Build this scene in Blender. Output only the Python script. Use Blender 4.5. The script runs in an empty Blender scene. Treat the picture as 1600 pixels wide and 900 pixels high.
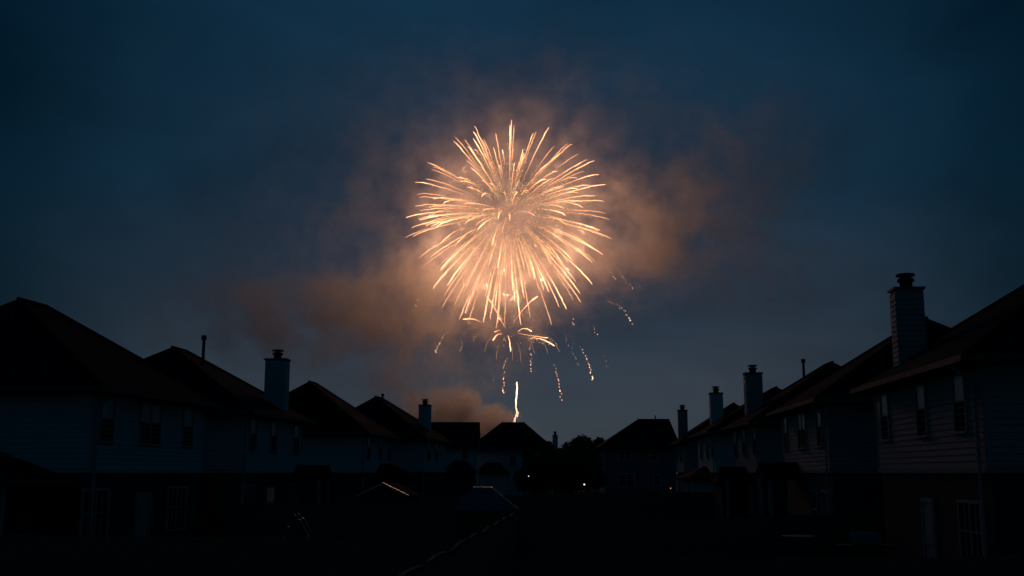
import bpy, math, random
from mathutils import Vector, Matrix, noise

sc = bpy.context.scene
COL = sc.collection
R = math.radians
rnd = random.Random(7)

# ------------------------------------------------------------------ camera
F = 1700.0                       # focal length in pixels of the 1600 px wide photograph
PITCH = math.atan(288.0 / F)     # horizon lies at y = 738
CAMZ = 2.9
cam = bpy.data.objects.new('camera', bpy.data.cameras.new('camera'))
COL.objects.link(cam)
cam.location = (0, 0, CAMZ)
cam.rotation_euler = (math.pi / 2 + PITCH, 0, 0)
cam.data.sensor_width = 36.0
cam.data.lens = 36.0 * F / 1600.0
cam.data.clip_start = 0.1
cam.data.clip_end = 6000
sc.camera = cam

# ------------------------------------------------------------------ dusk sky
world = bpy.data.worlds.new('World')
sc.world = world
world.use_nodes = True
wn, wl = world.node_tree.nodes, world.node_tree.links
wn.clear()
w_out = wn.new('ShaderNodeOutputWorld')
w_bg = wn.new('ShaderNodeBackground')
sky = wn.new('ShaderNodeTexSky')
sky.sky_type = 'NISHITA'
sky.sun_disc = False
sky.sun_elevation = R(-5.0)
sky.sun_rotation = R(0.0)
sky.air_density, sky.dust_density, sky.ozone_density = 1.0, 1.0, 3.0
sky_gain = wn.new('ShaderNodeMix'); sky_gain.data_type = 'RGBA'; sky_gain.blend_type = 'MULTIPLY'
sky_gain.inputs[0].default_value = 1.0
sky_gain.inputs[7].default_value = (0.22, 0.62, 0.66, 1)
# air glow after sunset: colour by height above the horizon, darker towards the edges of view: lens vignette painted in
w_tc = wn.new('ShaderNodeTexCoord')
w_sep = wn.new('ShaderNodeSeparateXYZ')
w_ramp = wn.new('ShaderNodeValToRGB')
w_ramp.color_ramp.interpolation = 'LINEAR'
el = w_ramp.color_ramp.elements
el[0].position, el[0].color = 0.0, (0.0390, 0.0470, 0.0590, 1)
el[1].position, el[1].color = 1.0, (0.0025, 0.0260, 0.0520, 1)
for p_, c_ in ((0.08, (0.0310, 0.0400, 0.0540)), (0.16, (0.0185, 0.0310, 0.0480)), (0.25, (0.0068, 0.0250, 0.0460)), (0.41, (0.0052, 0.0250, 0.0510))):
    e = el.new(p_); e.color = (*c_, 1)
w_dot = wn.new('ShaderNodeVectorMath'); w_dot.operation = 'DOT_PRODUCT'
w_dot.inputs[1].default_value = (0.0, 0.970, 0.242)
w_lobe = wn.new('ShaderNodeMapRange'); w_lobe.interpolation_type = 'SMOOTHSTEP'
w_lobe.inputs[1].default_value, w_lobe.inputs[2].default_value = 0.885, 0.978
w_lobe.inputs[3].default_value, w_lobe.inputs[4].default_value = 0.0, 1.0
w_mul = wn.new('ShaderNodeVectorMath'); w_mul.operation = 'MULTIPLY'
w_tint = wn.new('ShaderNodeMix'); w_tint.data_type = 'RGBA'
w_tint.inputs[6].default_value = (0.14, 0.38, 0.40, 1); w_tint.inputs[7].default_value = (1, 1, 1, 1)
w_add = wn.new('ShaderNodeVectorMath'); w_add.operation = 'ADD'
w_sc = wn.new('ShaderNodeVectorMath'); w_sc.operation = 'SCALE'; w_sc.inputs['Scale'].default_value = 0.15
wl.new(w_tc.outputs['Generated'], w_sep.inputs[0])
wl.new(w_sep.outputs[2], w_ramp.inputs[0])
wl.new(w_tc.outputs['Generated'], w_dot.inputs[0])
wl.new(w_dot.outputs['Value'], w_lobe.inputs[0])
wl.new(w_ramp.outputs[0], w_mul.inputs[0])
wl.new(w_lobe.outputs[0], w_tint.inputs[0])
wl.new(w_tint.outputs[2], w_mul.inputs[1])
wl.new(sky.outputs[0], sky_gain.inputs[6])
wl.new(sky_gain.outputs[2], w_sc.inputs[0])
wl.new(w_mul.outputs[0], w_add.inputs[0])
wl.new(w_sc.outputs[0], w_add.inputs[1])
w_cloud = wn.new('ShaderNodeTexNoise'); w_cloud.inputs['Scale'].default_value = 5.0; w_cloud.inputs['Detail'].default_value = 6.0; w_cloud.inputs['Distortion'].default_value = 0.4
w_map = wn.new('ShaderNodeMapping'); w_map.inputs['Scale'].default_value = (1.0, 1.0, 2.0)
w_cr = wn.new('ShaderNodeMapRange'); w_cr.inputs[1].default_value, w_cr.inputs[2].default_value, w_cr.inputs[3].default_value, w_cr.inputs[4].default_value = 0.28, 0.72, 0.80, 1.20
w_cs = wn.new('ShaderNodeVectorMath'); w_cs.operation = 'SCALE'
wl.new(w_tc.outputs['Generated'], w_map.inputs[0]); wl.new(w_map.outputs[0], w_cloud.inputs['Vector']); wl.new(w_cloud.outputs[0], w_cr.inputs[0])
wl.new(w_add.outputs[0], w_cs.inputs[0]); wl.new(w_cr.outputs[0], w_cs.inputs['Scale'])
wl.new(w_cs.outputs[0], w_bg.inputs[0])
w_bg.inputs[1].default_value = 1.0
wl.new(w_bg.outputs[0], w_out.inputs[0])

vs = sc.view_settings
vs.view_transform = 'Standard'
vs.look = 'None'
vs.exposure = 0.0
vs.gamma = 1.0
cy = sc.cycles
cy.use_denoising = True
cy.max_bounces = 5
cy.diffuse_bounces = 2
cy.glossy_bounces = 2
cy.transmission_bounces = 2
cy.transparent_max_bounces = 8
cy.volume_bounces = 1
cy.volume_step_rate = 2.0
cy.volume_max_steps = 96
cy.use_light_tree = True
sc.render.filter_size = 1.25
cy.sample_clamp_indirect = 4.0
cy.caustics_reflective = False
cy.caustics_refractive = False

# ------------------------------------------------------------------ helpers
def at(px, py, y):
    """World point on the ray through a photograph pixel, at distance y along the street."""
    u, v = (px - 800) / F, (450 - py) / F
    dy, dz = math.cos(PITCH) - v * math.sin(PITCH), math.sin(PITCH) + v * math.cos(PITCH)
    t = y / dy
    return Vector((u * t, y, CAMZ + dz * t))

def tag(o, label=None, cat=None, group=None, kind=None):
    for k, v in (('label', label), ('category', cat), ('group', group), ('kind', kind)):
        if v:
            o[k] = v
    return o

def empty(name, loc=(0, 0, 0), rz=0.0):
    o = bpy.data.objects.new(name, None)
    o.empty_display_size = 0.3
    COL.objects.link(o)
    o.location = loc
    o.rotation_euler = (0, 0, rz)
    return o

class MB:
    def __init__(s):
        s.v, s.f, s.a = [], [], []
    def box(s, a, b):
        x0, x1 = sorted((a[0], b[0])); y0, y1 = sorted((a[1], b[1])); z0, z1 = sorted((a[2], b[2]))
        n = len(s.v)
        s.v += [(x0, y0, z0), (x1, y0, z0), (x1, y1, z0), (x0, y1, z0), (x0, y0, z1), (x1, y0, z1), (x1, y1, z1), (x0, y1, z1)]
        s.f += [tuple(n + i for i in q) for q in ((0, 3, 2, 1), (4, 5, 6, 7), (0, 1, 5, 4), (1, 2, 6, 5), (2, 3, 7, 6), (3, 0, 4, 7))]
        return s
    def poly(s, pts, faces):
        n = len(s.v)
        s.v += [tuple(p) for p in pts]
        s.f += [tuple(n + i for i in q) for q in faces]
        return s
    def hexa(s, lo, hi):
        """closed solid between two quads with matching corners"""
        return s.poly(list(lo) + list(hi), ((3, 2, 1, 0), (4, 5, 6, 7), (0, 1, 5, 4), (1, 2, 6, 5), (2, 3, 7, 6), (3, 0, 4, 7)))
    def tube(s, pts, rad, n=6, vals=None, caps=True):
        pts = [Vector(p) for p in pts]
        base = len(s.v)
        up = Vector((0.13, 0.21, 0.97))
        for i, p in enumerate(pts):
            d = (pts[min(i + 1, len(pts) - 1)] - pts[max(i - 1, 0)]).normalized()
            u = d.cross(up)
            if u.length < 0.05:
                u = d.cross(Vector((1, 0, 0)))
            u.normalize()
            w = d.cross(u)
            r = rad[i] if isinstance(rad, (list, tuple)) else rad
            for k in range(n):
                a = 2 * math.pi * k / n
                s.v.append(tuple(p + (u * math.cos(a) + w * math.sin(a)) * r))
                if vals is not None:
                    s.a.append(vals[i])
        for i in range(len(pts) - 1):
            for k in range(n):
                a, b = base + i * n + k, base + i * n + (k + 1) % n
                s.f.append((a, b, b + n, a + n))
        if caps:
            s.f.append(tuple(base + k for k in range(n))[::-1])
            s.f.append(tuple(base + (len(pts) - 1) * n + k for k in range(n)))
        return s
    def mesh(s, name, mat, smooth=False):
        m = bpy.data.meshes.new(name)
        m.from_pydata(s.v, [], s.f)
        if s.a:
            at_ = m.attributes.new('burn', 'FLOAT', 'POINT')
            at_.data.foreach_set('value', s.a)
        m.materials.append(mat)
        if smooth:
            m.polygons.foreach_set('use_smooth', [True] * len(m.polygons))
        m.update()
        return m
    def build(s, name, mat, parent=None, smooth=False):
        return link(name, s.mesh(name, mat, smooth), parent)

def link(name, mesh, parent=None, loc=None):
    o = bpy.data.objects.new(name, mesh)
    COL.objects.link(o)
    if parent is not None:
        o.parent = parent
    if loc is not None:
        o.location = loc
    return o

def box(name, a, b, mat, parent=None):
    return MB().box(a, b).build(name, mat, parent)

# ------------------------------------------------------------------ materials
def new_mat(name):
    m = bpy.data.materials.new(name)
    m.use_nodes = True
    nt = m.node_tree
    return m, nt.nodes, nt.links, nt.nodes['Principled BSDF']

def surface(name, c1, c2, scale=3.0, rough=0.8, bump=0.0, bscale=40.0, stretch=(1, 1, 1), metal=0.0, spec=0.3):
    m, n, l, p = new_mat(name)
    tc = n.new('ShaderNodeTexCoord')
    mp = n.new('ShaderNodeMapping'); mp.inputs['Scale'].default_value = stretch
    l.new(tc.outputs['Object'], mp.inputs[0])
    t = n.new('ShaderNodeTexNoise'); t.inputs['Scale'].default_value = scale; t.inputs['Detail'].default_value = 6
    l.new(mp.outputs[0], t.inputs['Vector'])
    r = n.new('ShaderNodeValToRGB')
    r.color_ramp.elements[0].position, r.color_ramp.elements[0].color = 0.32, (*c1, 1)
    r.color_ramp.elements[1].position, r.color_ramp.elements[1].color = 0.70, (*c2, 1)
    l.new(t.outputs[0], r.inputs[0]); l.new(r.outputs[0], p.inputs['Base Color'])
    p.inputs['Roughness'].default_value = rough
    p.inputs['Metallic'].default_value = metal
    p.inputs['Specular IOR Level'].default_value = spec
    if bump:
        t2 = n.new('ShaderNodeTexNoise'); t2.inputs['Scale'].default_value = bscale; t2.inputs['Detail'].default_value = 4
        l.new(mp.outputs[0], t2.inputs['Vector'])
        b = n.new('ShaderNodeBump'); b.inputs['Strength'].default_value = bump; b.inputs['Distance'].default_value = 0.02
        l.new(t2.outputs[0], b.inputs['Height']); l.new(b.outputs[0], p.inputs['Normal'])
    return m

def siding_far(name, c1, c2):
    """painted lap siding too far away to tell the boards apart: fine relief in courses"""
    m = surface(name, c1, c2, 1.2, 0.7)
    n, l = m.node_tree.nodes, m.node_tree.links
    p = n['Principled BSDF']
    tc = n.new('ShaderNodeTexCoord'); sp = n.new('ShaderNodeSeparateXYZ'); l.new(tc.outputs['Object'], sp.inputs[0])
    mm = n.new('ShaderNodeMath'); mm.operation = 'MULTIPLY'; mm.inputs[1].default_value = 1 / 0.152; l.new(sp.outputs[2], mm.inputs[0])
    fr = n.new('ShaderNodeMath'); fr.operation = 'FRACT'; l.new(mm.outputs[0], fr.inputs[0])
    b = n.new('ShaderNodeBump'); b.invert = True; b.inputs['Distance'].default_value = 0.03; l.new(fr.outputs[0], b.inputs['Height']); l.new(b.outputs[0], p.inputs['Normal'])
    return m

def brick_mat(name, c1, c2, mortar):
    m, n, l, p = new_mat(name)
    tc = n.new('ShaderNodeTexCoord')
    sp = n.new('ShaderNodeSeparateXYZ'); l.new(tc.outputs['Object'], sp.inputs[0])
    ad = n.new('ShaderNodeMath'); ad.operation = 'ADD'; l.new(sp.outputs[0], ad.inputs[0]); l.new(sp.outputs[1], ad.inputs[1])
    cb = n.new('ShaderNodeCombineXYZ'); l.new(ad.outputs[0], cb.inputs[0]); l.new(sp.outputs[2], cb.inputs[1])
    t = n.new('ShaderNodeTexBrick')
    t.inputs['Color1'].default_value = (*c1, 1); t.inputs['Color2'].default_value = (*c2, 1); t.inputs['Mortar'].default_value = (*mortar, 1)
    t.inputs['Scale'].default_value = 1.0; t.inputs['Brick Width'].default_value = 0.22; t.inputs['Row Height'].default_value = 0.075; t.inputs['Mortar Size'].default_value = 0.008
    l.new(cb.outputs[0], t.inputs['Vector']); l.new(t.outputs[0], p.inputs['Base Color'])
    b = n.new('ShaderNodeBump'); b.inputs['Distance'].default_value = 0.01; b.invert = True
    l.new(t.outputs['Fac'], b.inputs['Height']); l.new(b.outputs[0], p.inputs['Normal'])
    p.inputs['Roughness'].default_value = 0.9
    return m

def shingle_mat(name, c1, c2):
    m = surface(name, c1, c2, 2.2, 0.95, spec=0.06)
    n, l = m.node_tree.nodes, m.node_tree.links
    p = n['Principled BSDF']
    tc = n.new('ShaderNodeTexCoord'); sp = n.new('ShaderNodeSeparateXYZ'); l.new(tc.outputs['Object'], sp.inputs[0])
    mm = n.new('ShaderNodeMath'); mm.operation = 'MULTIPLY'; mm.inputs[1].default_value = 1 / 0.085; l.new(sp.outputs[2], mm.inputs[0])
    fr = n.new('ShaderNodeMath'); fr.operation = 'FRACT'; l.new(mm.outputs[0], fr.inputs[0])
    t2 = n.new('ShaderNodeTexNoise'); t2.inputs['Scale'].default_value = 9; l.new(tc.outputs['Object'], t2.inputs['Vector'])
    ad = n.new('ShaderNodeMath'); ad.operation = 'ADD'; l.new(fr.outputs[0], ad.inputs[0]); l.new(t2.outputs[0], ad.inputs[1])
    b = n.new('ShaderNodeBump'); b.inputs['Distance'].default_value = 0.02; l.new(ad.outputs[0], b.inputs['Height']); l.new(b.outputs[0], p.inputs['Normal'])
    return m

def emit_mat(name, col, strength, sampling='AUTO'):
    m, n, l, p = new_mat(name)
    p.inputs['Base Color'].default_value = (0.02, 0.02, 0.02, 1)
    p.inputs['Emission Color'].default_value = (*col, 1)
    p.inputs['Emission Strength'].default_value = strength
    m.cycles.emission_sampling = sampling
    return m

def spark_mat(name, gain, sampling, lo=(1.0, 0.38, 0.11), hi=(1.0, 0.47, 0.235)):
    """burning metal: colour and radiance follow the temperature stored along each trail"""
    m = bpy.data.materials.new(name); m.use_nodes = True
    n, l = m.node_tree.nodes, m.node_tree.links
    n.clear()
    out = n.new('ShaderNodeOutputMaterial'); em = n.new('ShaderNodeEmission')
    a = n.new('ShaderNodeAttribute'); a.attribute_name = 'burn'
    r = n.new('ShaderNodeValToRGB')
    r.color_ramp.elements[0].color = (*lo, 1); r.color_ramp.elements[1].color = (*hi, 1)
    pw = n.new('ShaderNodeMath'); pw.operation = 'POWER'; pw.inputs[1].default_value = 1.8
    mu = n.new('ShaderNodeMath'); mu.operation = 'MULTIPLY'; mu.inputs[1].default_value = gain
    l.new(a.outputs['Fac'], r.inputs[0]); l.new(r.outputs[0], em.inputs[0])
    l.new(a.outputs['Fac'], pw.inputs[0]); l.new(pw.outputs[0], mu.inputs[0]); l.new(mu.outputs[0], em.inputs[1])
    l.new(em.outputs[0], out.inputs[0])
    m.cycles.emission_sampling = sampling
    return m

M = {}
M['sid_grey'] = surface('siding_grey_blue', (0.37, 0.50, 0.52), (0.45, 0.57, 0.59), 1.3, 0.65, 0.15, 30, (1, 1, 8))
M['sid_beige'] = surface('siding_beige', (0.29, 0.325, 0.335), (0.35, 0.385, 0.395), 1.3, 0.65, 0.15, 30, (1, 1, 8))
M['sid_grey_far'] = siding_far('siding_grey_far', (0.37, 0.50, 0.52), (0.45, 0.57, 0.59))
M['sid_beige_far'] = siding_far('siding_beige_far', (0.29, 0.325, 0.335), (0.35, 0.385, 0.395))
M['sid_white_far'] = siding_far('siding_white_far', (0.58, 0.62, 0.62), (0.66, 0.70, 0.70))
M['sid_slate_far'] = siding_far('siding_slate_far', (0.11, 0.14, 0.20), (0.15, 0.18, 0.25))
M['sid_peach_far'] = siding_far('siding_peach_far', (0.50, 0.30, 0.22), (0.56, 0.36, 0.27))  # warm light on the far wall, painted into the siding colour
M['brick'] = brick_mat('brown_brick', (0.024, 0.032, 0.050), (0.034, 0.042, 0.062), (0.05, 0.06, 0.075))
M['roof'] = shingle_mat('dark_shingles', (0.006, 0.012, 0.023), (0.011, 0.019, 0.032))
M['roof2'] = shingle_mat('brown_shingles', (0.008, 0.012, 0.020), (0.014, 0.019, 0.028))
M['roof_pale'] = shingle_mat('pale_shed_roofing', (0.10, 0.13, 0.15), (0.15, 0.18, 0.20))
M['trim'] = surface('trim_paint', (0.34, 0.34, 0.34), (0.42, 0.42, 0.42), 5, 0.55)
M['white_trim'] = surface('white_trim_paint', (0.66, 0.68, 0.68), (0.78, 0.80, 0.80), 5, 0.5)
M['gutter'] = surface('gutter_metal', (0.055, 0.06, 0.065), (0.08, 0.085, 0.09), 6, 0.6, spec=0.3)
M['pipe'] = surface('dark_flue_metal', (0.03, 0.03, 0.03), (0.05, 0.05, 0.05), 6, 0.5, metal=0.6)
M['cap'] = surface('bright_ridge_metal', (0.55, 0.55, 0.56), (0.7, 0.7, 0.7), 9, 0.38, metal=1.0)
M['blind'] = surface('window_blind', (0.50, 0.52, 0.50), (0.62, 0.64, 0.62), 4, 0.25, spec=0.6)  # sky reflection in the upper sash, painted as a pale pane colour
M['screen'] = surface('insect_screen', (0.010, 0.010, 0.011), (0.016, 0.016, 0.018), 9, 0.9, spec=0.1)
M['glass'] = surface('dark_glass', (0.010, 0.012, 0.014), (0.016, 0.018, 0.02), 3, 0.08, spec=0.6)
M['wood'] = surface('weathered_wood', (0.10, 0.085, 0.07), (0.19, 0.165, 0.14), 3, 0.85, 0.3, 14, (6, 6, 0.6))
M['wood_cap'] = surface('bleached_wood', (0.03, 0.03, 0.03), (0.11, 0.11, 0.11), 2, 0.9, 0.2, 14, spec=0.1)
M['shed'] = surface('shed_boards', (0.07, 0.055, 0.045), (0.12, 0.095, 0.075), 3, 0.85, 0.2, 14)
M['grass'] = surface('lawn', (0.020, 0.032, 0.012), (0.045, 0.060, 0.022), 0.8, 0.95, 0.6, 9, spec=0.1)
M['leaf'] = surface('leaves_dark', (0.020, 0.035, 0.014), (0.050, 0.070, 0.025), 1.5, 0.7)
M['leaf2'] = surface('leaves_warm', (0.070, 0.070, 0.030), (0.12, 0.105, 0.05), 1.5, 0.7)
M['bark'] = surface('bark', (0.03, 0.022, 0.016), (0.07, 0.055, 0.04), 4, 0.95, 0.6, 18, (3, 3, 0.6))
M['plastic'] = surface('slide_plastic', (0.04, 0.05, 0.08), (0.06, 0.07, 0.10), 2, 0.4, spec=0.6)
M['metal_light'] = surface('pale_metal', (0.16, 0.18, 0.20), (0.24, 0.26, 0.28), 5, 0.4, metal=0.4)
M['black'] = surface('black_enamel', (0.012, 0.012, 0.013), (0.02, 0.02, 0.02), 5, 0.35, spec=0.5)
M['lit_blind'] = emit_mat('lit_curtain', (1.0, 0.80, 0.40), 0.005, 'NONE')
M['lamp_white'] = emit_mat('white_lamp', (1.0, 0.95, 0.85), 1.2)
M['lamp_warm'] = emit_mat('warm_lamp', (1.0, 0.62, 0.22), 1.0)
M['lamp_orange'] = emit_mat('orange_lamp', (1.0, 0.50, 0.18), 0.8)
M['spark'] = spark_mat('star_fire', 6.0, 'FRONT_BACK')
M['glitter'] = spark_mat('glitter_fire', 3.0, 'NONE', (1.0, 0.42, 0.10), (1.0, 0.62, 0.28))
M['ember'] = spark_mat('ember_fire', 4.0, 'NONE', (1.0, 0.36, 0.13), (1.0, 0.56, 0.36))

# ------------------------------------------------------------------ ground
def make_ground():
    mb = MB()
    ys = [-60, -20, 0, 10, 20, 30, 40, 60, 80, 100, 130, 170, 250, 400, 800, 2000]
    xs = [-2000, -600, -200, -80, -40, -20, -10, -5, 0, 5, 10, 20, 40, 80, 200, 600, 2000]
    for y in ys:
        for x in xs:
            mb.v.append((x, y, 0.05 * noise.noise((x * 0.05, y * 0.05, 0))))
    nx = len(xs)
    for j in range(len(ys) - 1):
        for i in range(nx - 1):
            a = j * nx + i
            mb.f.append((a, a + 1, a + nx + 1, a + nx))
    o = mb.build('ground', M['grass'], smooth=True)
    tag(o, 'dark lawn of the back yards between the house rows', None, None, 'structure')
make_ground()

# ------------------------------------------------------------------ houses
FLOOR2 = 2.9      # bottom edge of the siding
EAVE = 5.42
BOARD = 0.152

class Face:
    """A wall face: u along it, n out of it, z up, in the house's own frame."""
    def __init__(s, fn):
        s.fn = fn
    def box(s, mb, u0, u1, n0, n1, z0, z1):
        return mb.box(s.fn(u0, n0, z0), s.fn(u1, n1, z1))

def window(face, house, u0, u1, z0, z1, double=False, upper='blind', lower='screen', label=None, bars=False, trim='trim'):
    c = 0.075
    mb = MB()
    face.box(mb, u0 - c, u0, 0.0, 0.060, z0 - c, z1 + c)
    face.box(mb, u1, u1 + c, 0.0, 0.060, z0 - c, z1 + c)
    face.box(mb, u0, u1, 0.0, 0.058, z1, z1 + c)
    w = mb.build('window', M[trim], house)
    if label:
        w['label'] = label
    face.box(sb := MB(), u0 - 0.1, u1 + 0.1, 0.0, 0.095, z0 - c - 0.03, z0 - c + 0.035)
    sb.build('sill', M[trim], w)
    zm = (z0 + z1) / 2 + 0.02
    um = (u0 + u1) / 2
    cols = ((u0, um - 0.035), (um + 0.035, u1)) if double else ((u0, u1),)
    for a, b in cols:
        face.box(p1 := MB(), a, b, 0.012, 0.026, zm + 0.02, z1)
        p1.build('pane', M[upper], w)
        face.box(p2 := MB(), a, b, 0.012, 0.022, z0 - c + 0.035, zm - 0.02)
        p2.build('screen', M[lower], w)
        if bars:
            q = MB()
            mm = (a + b) / 2
            face.box(q, mm - 0.02, mm + 0.02, 0.026, 0.040, z0, zm - 0.02)
            face.box(q, mm - 0.02, mm + 0.02, 0.026, 0.040, zm + 0.02, z1)
            q.build('glazing_bar', M[trim], w)
    face.box(rb := MB(), u0, u1, 0.012, 0.045, zm - 0.02, zm + 0.02)
    rb.build('meeting_rail', M[trim], w)
    if double:
        face.box(ml := MB(), um - 0.035, um + 0.035, 0.0, 0.050, z0 - c + 0.035, z1)
        ml.build('mullion', M[trim], w)
    return w

def hip_roof(mb, x0, x1, y0, y1, ze, zr, rx, ry0, ry1, th=0.20):
    """hipped roof: eave rectangle, ridge along y at rx from ry0 to ry1, with a fascia of depth th"""
    lo = [(x0, y0, ze - th), (x1, y0, ze - th), (x1, y1, ze - th), (x0, y1, ze - th)]
    hi = [(x0, y0, ze), (x1, y0, ze), (x1, y1, ze), (x0, y1, ze), (rx, ry0, zr), (rx, ry1, zr)]
    mb.poly(lo + hi, ((3, 2, 1, 0), (0, 1, 5, 4), (1, 2, 6, 5), (2, 3, 7, 6), (3, 0, 4, 7),
                      (4, 5, 8), (5, 6, 9, 8), (6, 7, 9), (7, 4, 8, 9)))
    return mb

def siding(face, wall, u0, u1, z0, z1, mat):
    """lap boards, each its own piece: thin at the top edge, proud at the bottom"""
    k = 0
    mesh = None
    while z0 + (k + 1) * BOARD <= z1 + 0.02:
        za = z0 + k * BOARD
        if mesh is None:
            lo = [face.fn(u0, 0.0, 0), face.fn(u1, 0.0, 0), face.fn(u1, 0.024, 0), face.fn(u0, 0.024, 0)]
            hi = [face.fn(u0, 0.0, BOARD), face.fn(u1, 0.0, BOARD), face.fn(u1, 0.004, BOARD), face.fn(u0, 0.004, BOARD)]
            mesh = MB().hexa(lo, hi).mesh('siding_board', mat)
        link('siding_board', mesh, wall, (0, 0, za))
        k += 1

def house(P0, P1, side, label, *, name='house', sid='sid_grey', roof='roof', boards=False, ux=(), ud=(), lx=(), ldoor=None,
          chim=None, vent=None, ridge=1.8, zr=8.68, depth=9.2, group=None, nearwin=()):
    """Two-storey house. P0, P1: near and far corner of its yard-side wall. side: -1 row on the left, +1 on the right."""
    P0, P1 = Vector((*P0, 0)), Vector((*P1, 0))
    d = P1 - P0
    L = d.length
    rz = -math.atan2(d.x, d.y)
    h = empty(name, P0, rz)
    tag(h, label, 'house', group)
    s = side
    yard = Face(lambda u, n, z: (-s * n, u, z))
    near = Face(lambda u, n, z: (s * u, -n, z))
    smat = M[sid if boards else sid + '_far']
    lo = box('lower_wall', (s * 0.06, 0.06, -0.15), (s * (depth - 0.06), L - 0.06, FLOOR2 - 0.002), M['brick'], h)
    up = box('upper_wall', (0, 0, FLOOR2), (s * depth, L, EAVE - 0.20), smat, h)
    if boards:
        siding(yard, up, 0.09, L - 0.09, FLOOR2 + 0.10, EAVE - 0.34, smat)
        siding(near, up, 0.09, depth - 0.09, FLOOR2 + 0.10, EAVE - 0.34, smat)
    for uu in ((0.0, 0.085), (L - 0.085, L)):
        yard.box(mb := MB(), uu[0], uu[1], 0.0, 0.032, FLOOR2 + 0.004, EAVE - 0.204)
        mb.build('corner_trim', M['trim'] if not boards else smat, h)
    yard.box(mb := MB(), 0.0, L, 0.0, 0.034, FLOOR2 - 0.02, FLOOR2 + 0.098)
    mb.build('band_board', smat, h)
    # roof
    oh = 0.48
    rx, rc = s * 4.6, L / 2
    rf = hip_roof(MB(), s * -oh, s * (depth + oh), -oh, L + oh, EAVE, zr, rx, rc - ridge / 2, rc + ridge / 2).build('roof', M[roof], h)
    rc_pts = [Vector((rx, rc - ridge / 2, zr + 0.01)), Vector((rx, rc + ridge / 2, zr + 0.01))]
    MB().tube(rc_pts, 0.07, 6).build('ridge_cap', M[roof], rf)
    for c, r in (((s * -oh, -oh), 0), ((s * -oh, L + oh), 1)):
        MB().tube([(c[0], c[1], EAVE + 0.02), rc_pts[r]], 0.06, 6).build('hip_cap', M[roof], rf)
    # gutters: a trough profile on the two eaves in view
    for f, a, b in ((yard, -oh - 0.02, L + oh + 0.02), (near, -oh + 0.02, depth + oh)):
        g = MB()
        f.box(g, a, b, oh + 0.003, oh + 0.13, EAVE - 0.15, EAVE - 0.135)
        f.box(g, a, b, oh + 0.115, oh + 0.13, EAVE - 0.135, EAVE - 0.01)
        g.build('gutter', M['gutter'], rf)
    MB().tube([(-s * 0.10, 0.30, 0.1), (-s * 0.10, 0.30, EAVE - 0.6), (-s * (oh + 0.06), 0.30, EAVE - 0.2)], 0.045, 6).build('downspout', M['trim'], h)
    # windows given by the picture columns they show at, solved along the yard wall
    def along(px):
        k = (px - 800) / F
        # P0.x + t d.x = k' * y ; pitched camera keeps columns: x / (y cosP + dz sinP) ~ k, dz small
        return ((k * P0.y * 1.0 - P0.x) / (d.x - k * d.y)) * L
    for px in ux:
        u = along(px)
        window(yard, h, u - 0.38, u + 0.38, 3.88, 5.12)
    for px in ud:
        u = along(px)
        window(yard, h, u - 0.72, u + 0.72, 3.88, 5.12, True)
    ylow = Face(lambda u, n, z: (s * 0.06 - s * n, u, z))
    for px, w, z0, z1, lit in lx:
        u = along(px)
        window(ylow, h, u - w / 2, u + w / 2, z0, z1, w > 1.0, 'lit_blind' if lit else 'glass', 'lit_blind' if lit else 'glass',
               'window with a faint warm light behind its curtain' if lit else None, bars=True)
    if ldoor is not None:
        u = along(ldoor)
        ylow.box(mb := MB(), u - 0.50, u - 0.42, 0, 0.07, 0.1, 2.25)
        ylow.box(mb, u + 0.42, u + 0.50, 0, 0.07, 0.1, 2.25)
        ylow.box(mb, u - 0.42, u + 0.42, 0, 0.068, 2.15, 2.25)
        dr = mb.build('door_frame', M['trim'], h)
        ylow.box(mb := MB(), u - 0.42, u + 0.42, 0.005, 0.035, 0.1, 2.15)
        ylow.box(mb, u - 0.30, u + 0.30, 0.035, 0.05, 0.35, 0.95)
        ylow.box(mb, u - 0.30, u + 0.30, 0.035, 0.05, 1.10, 2.0)
        dl = mb.build('door', M['trim'], h)
        ylow.box(mb := MB(), u + 0.32, u + 0.38, 0.035, 0.09, 1.0, 1.06)
        mb.build('handle', M['pipe'], dl)
    for u, z0, z1 in nearwin:
        window(near, h, u - 0.38, u + 0.38, z0, z1)
    inv = Matrix.Rotation(-rz, 4, 'Z') @ Matrix.Translation(-P0)
    # chimney: sided box with crown board and round flue with a rain cap
    if chim:
        (cx, cyy), cw, cd, zt = chim
        q = inv @ Vector((cx, cyy, 0))
        zb = EAVE - 0.1
        w2, d2 = cw / 2, cd / 2
        c = box('chimney', (q.x - w2, q.y - d2, zb), (q.x + w2, q.y + d2, zt), smat, h)
        if boards:
            for f_, wdt in ((Face(lambda u, n, z: (q.x + u, q.y - d2 - n, z)), w2), (Face(lambda u, n, z: (q.x - s * (w2 + n), q.y + u, z)), d2)):
                siding(f_, c, -wdt + 0.03, wdt - 0.03, zb + 0.3, zt - 0.05, smat)
        box('crown_board', (q.x - w2 - 0.05, q.y - d2 - 0.05, zt), (q.x + w2 + 0.05, q.y + d2 + 0.05, zt + 0.07), M['gutter'], c)
        fl = MB()
        fl.tube([(q.x, q.y, zt + 0.05), (q.x, q.y, zt + 0.13), (q.x, q.y, zt + 0.32)], [0.27, 0.19, 0.19], 14)
        fl.build('flue', M['pipe'], c, True)
        MB().tube([(q.x, q.y, zt + 0.27), (q.x, q.y, zt + 0.31), (q.x, q.y, zt + 0.37)], [0.24, 0.26, 0.22], 14).build('flue_collar', M['pipe'], c, True)
        MB().tube([(q.x, q.y, zt + 0.37), (q.x, q.y, zt + 0.45)], [0.12, 0.12], 10).build('flue_neck', M['pipe'], c, True)
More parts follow.
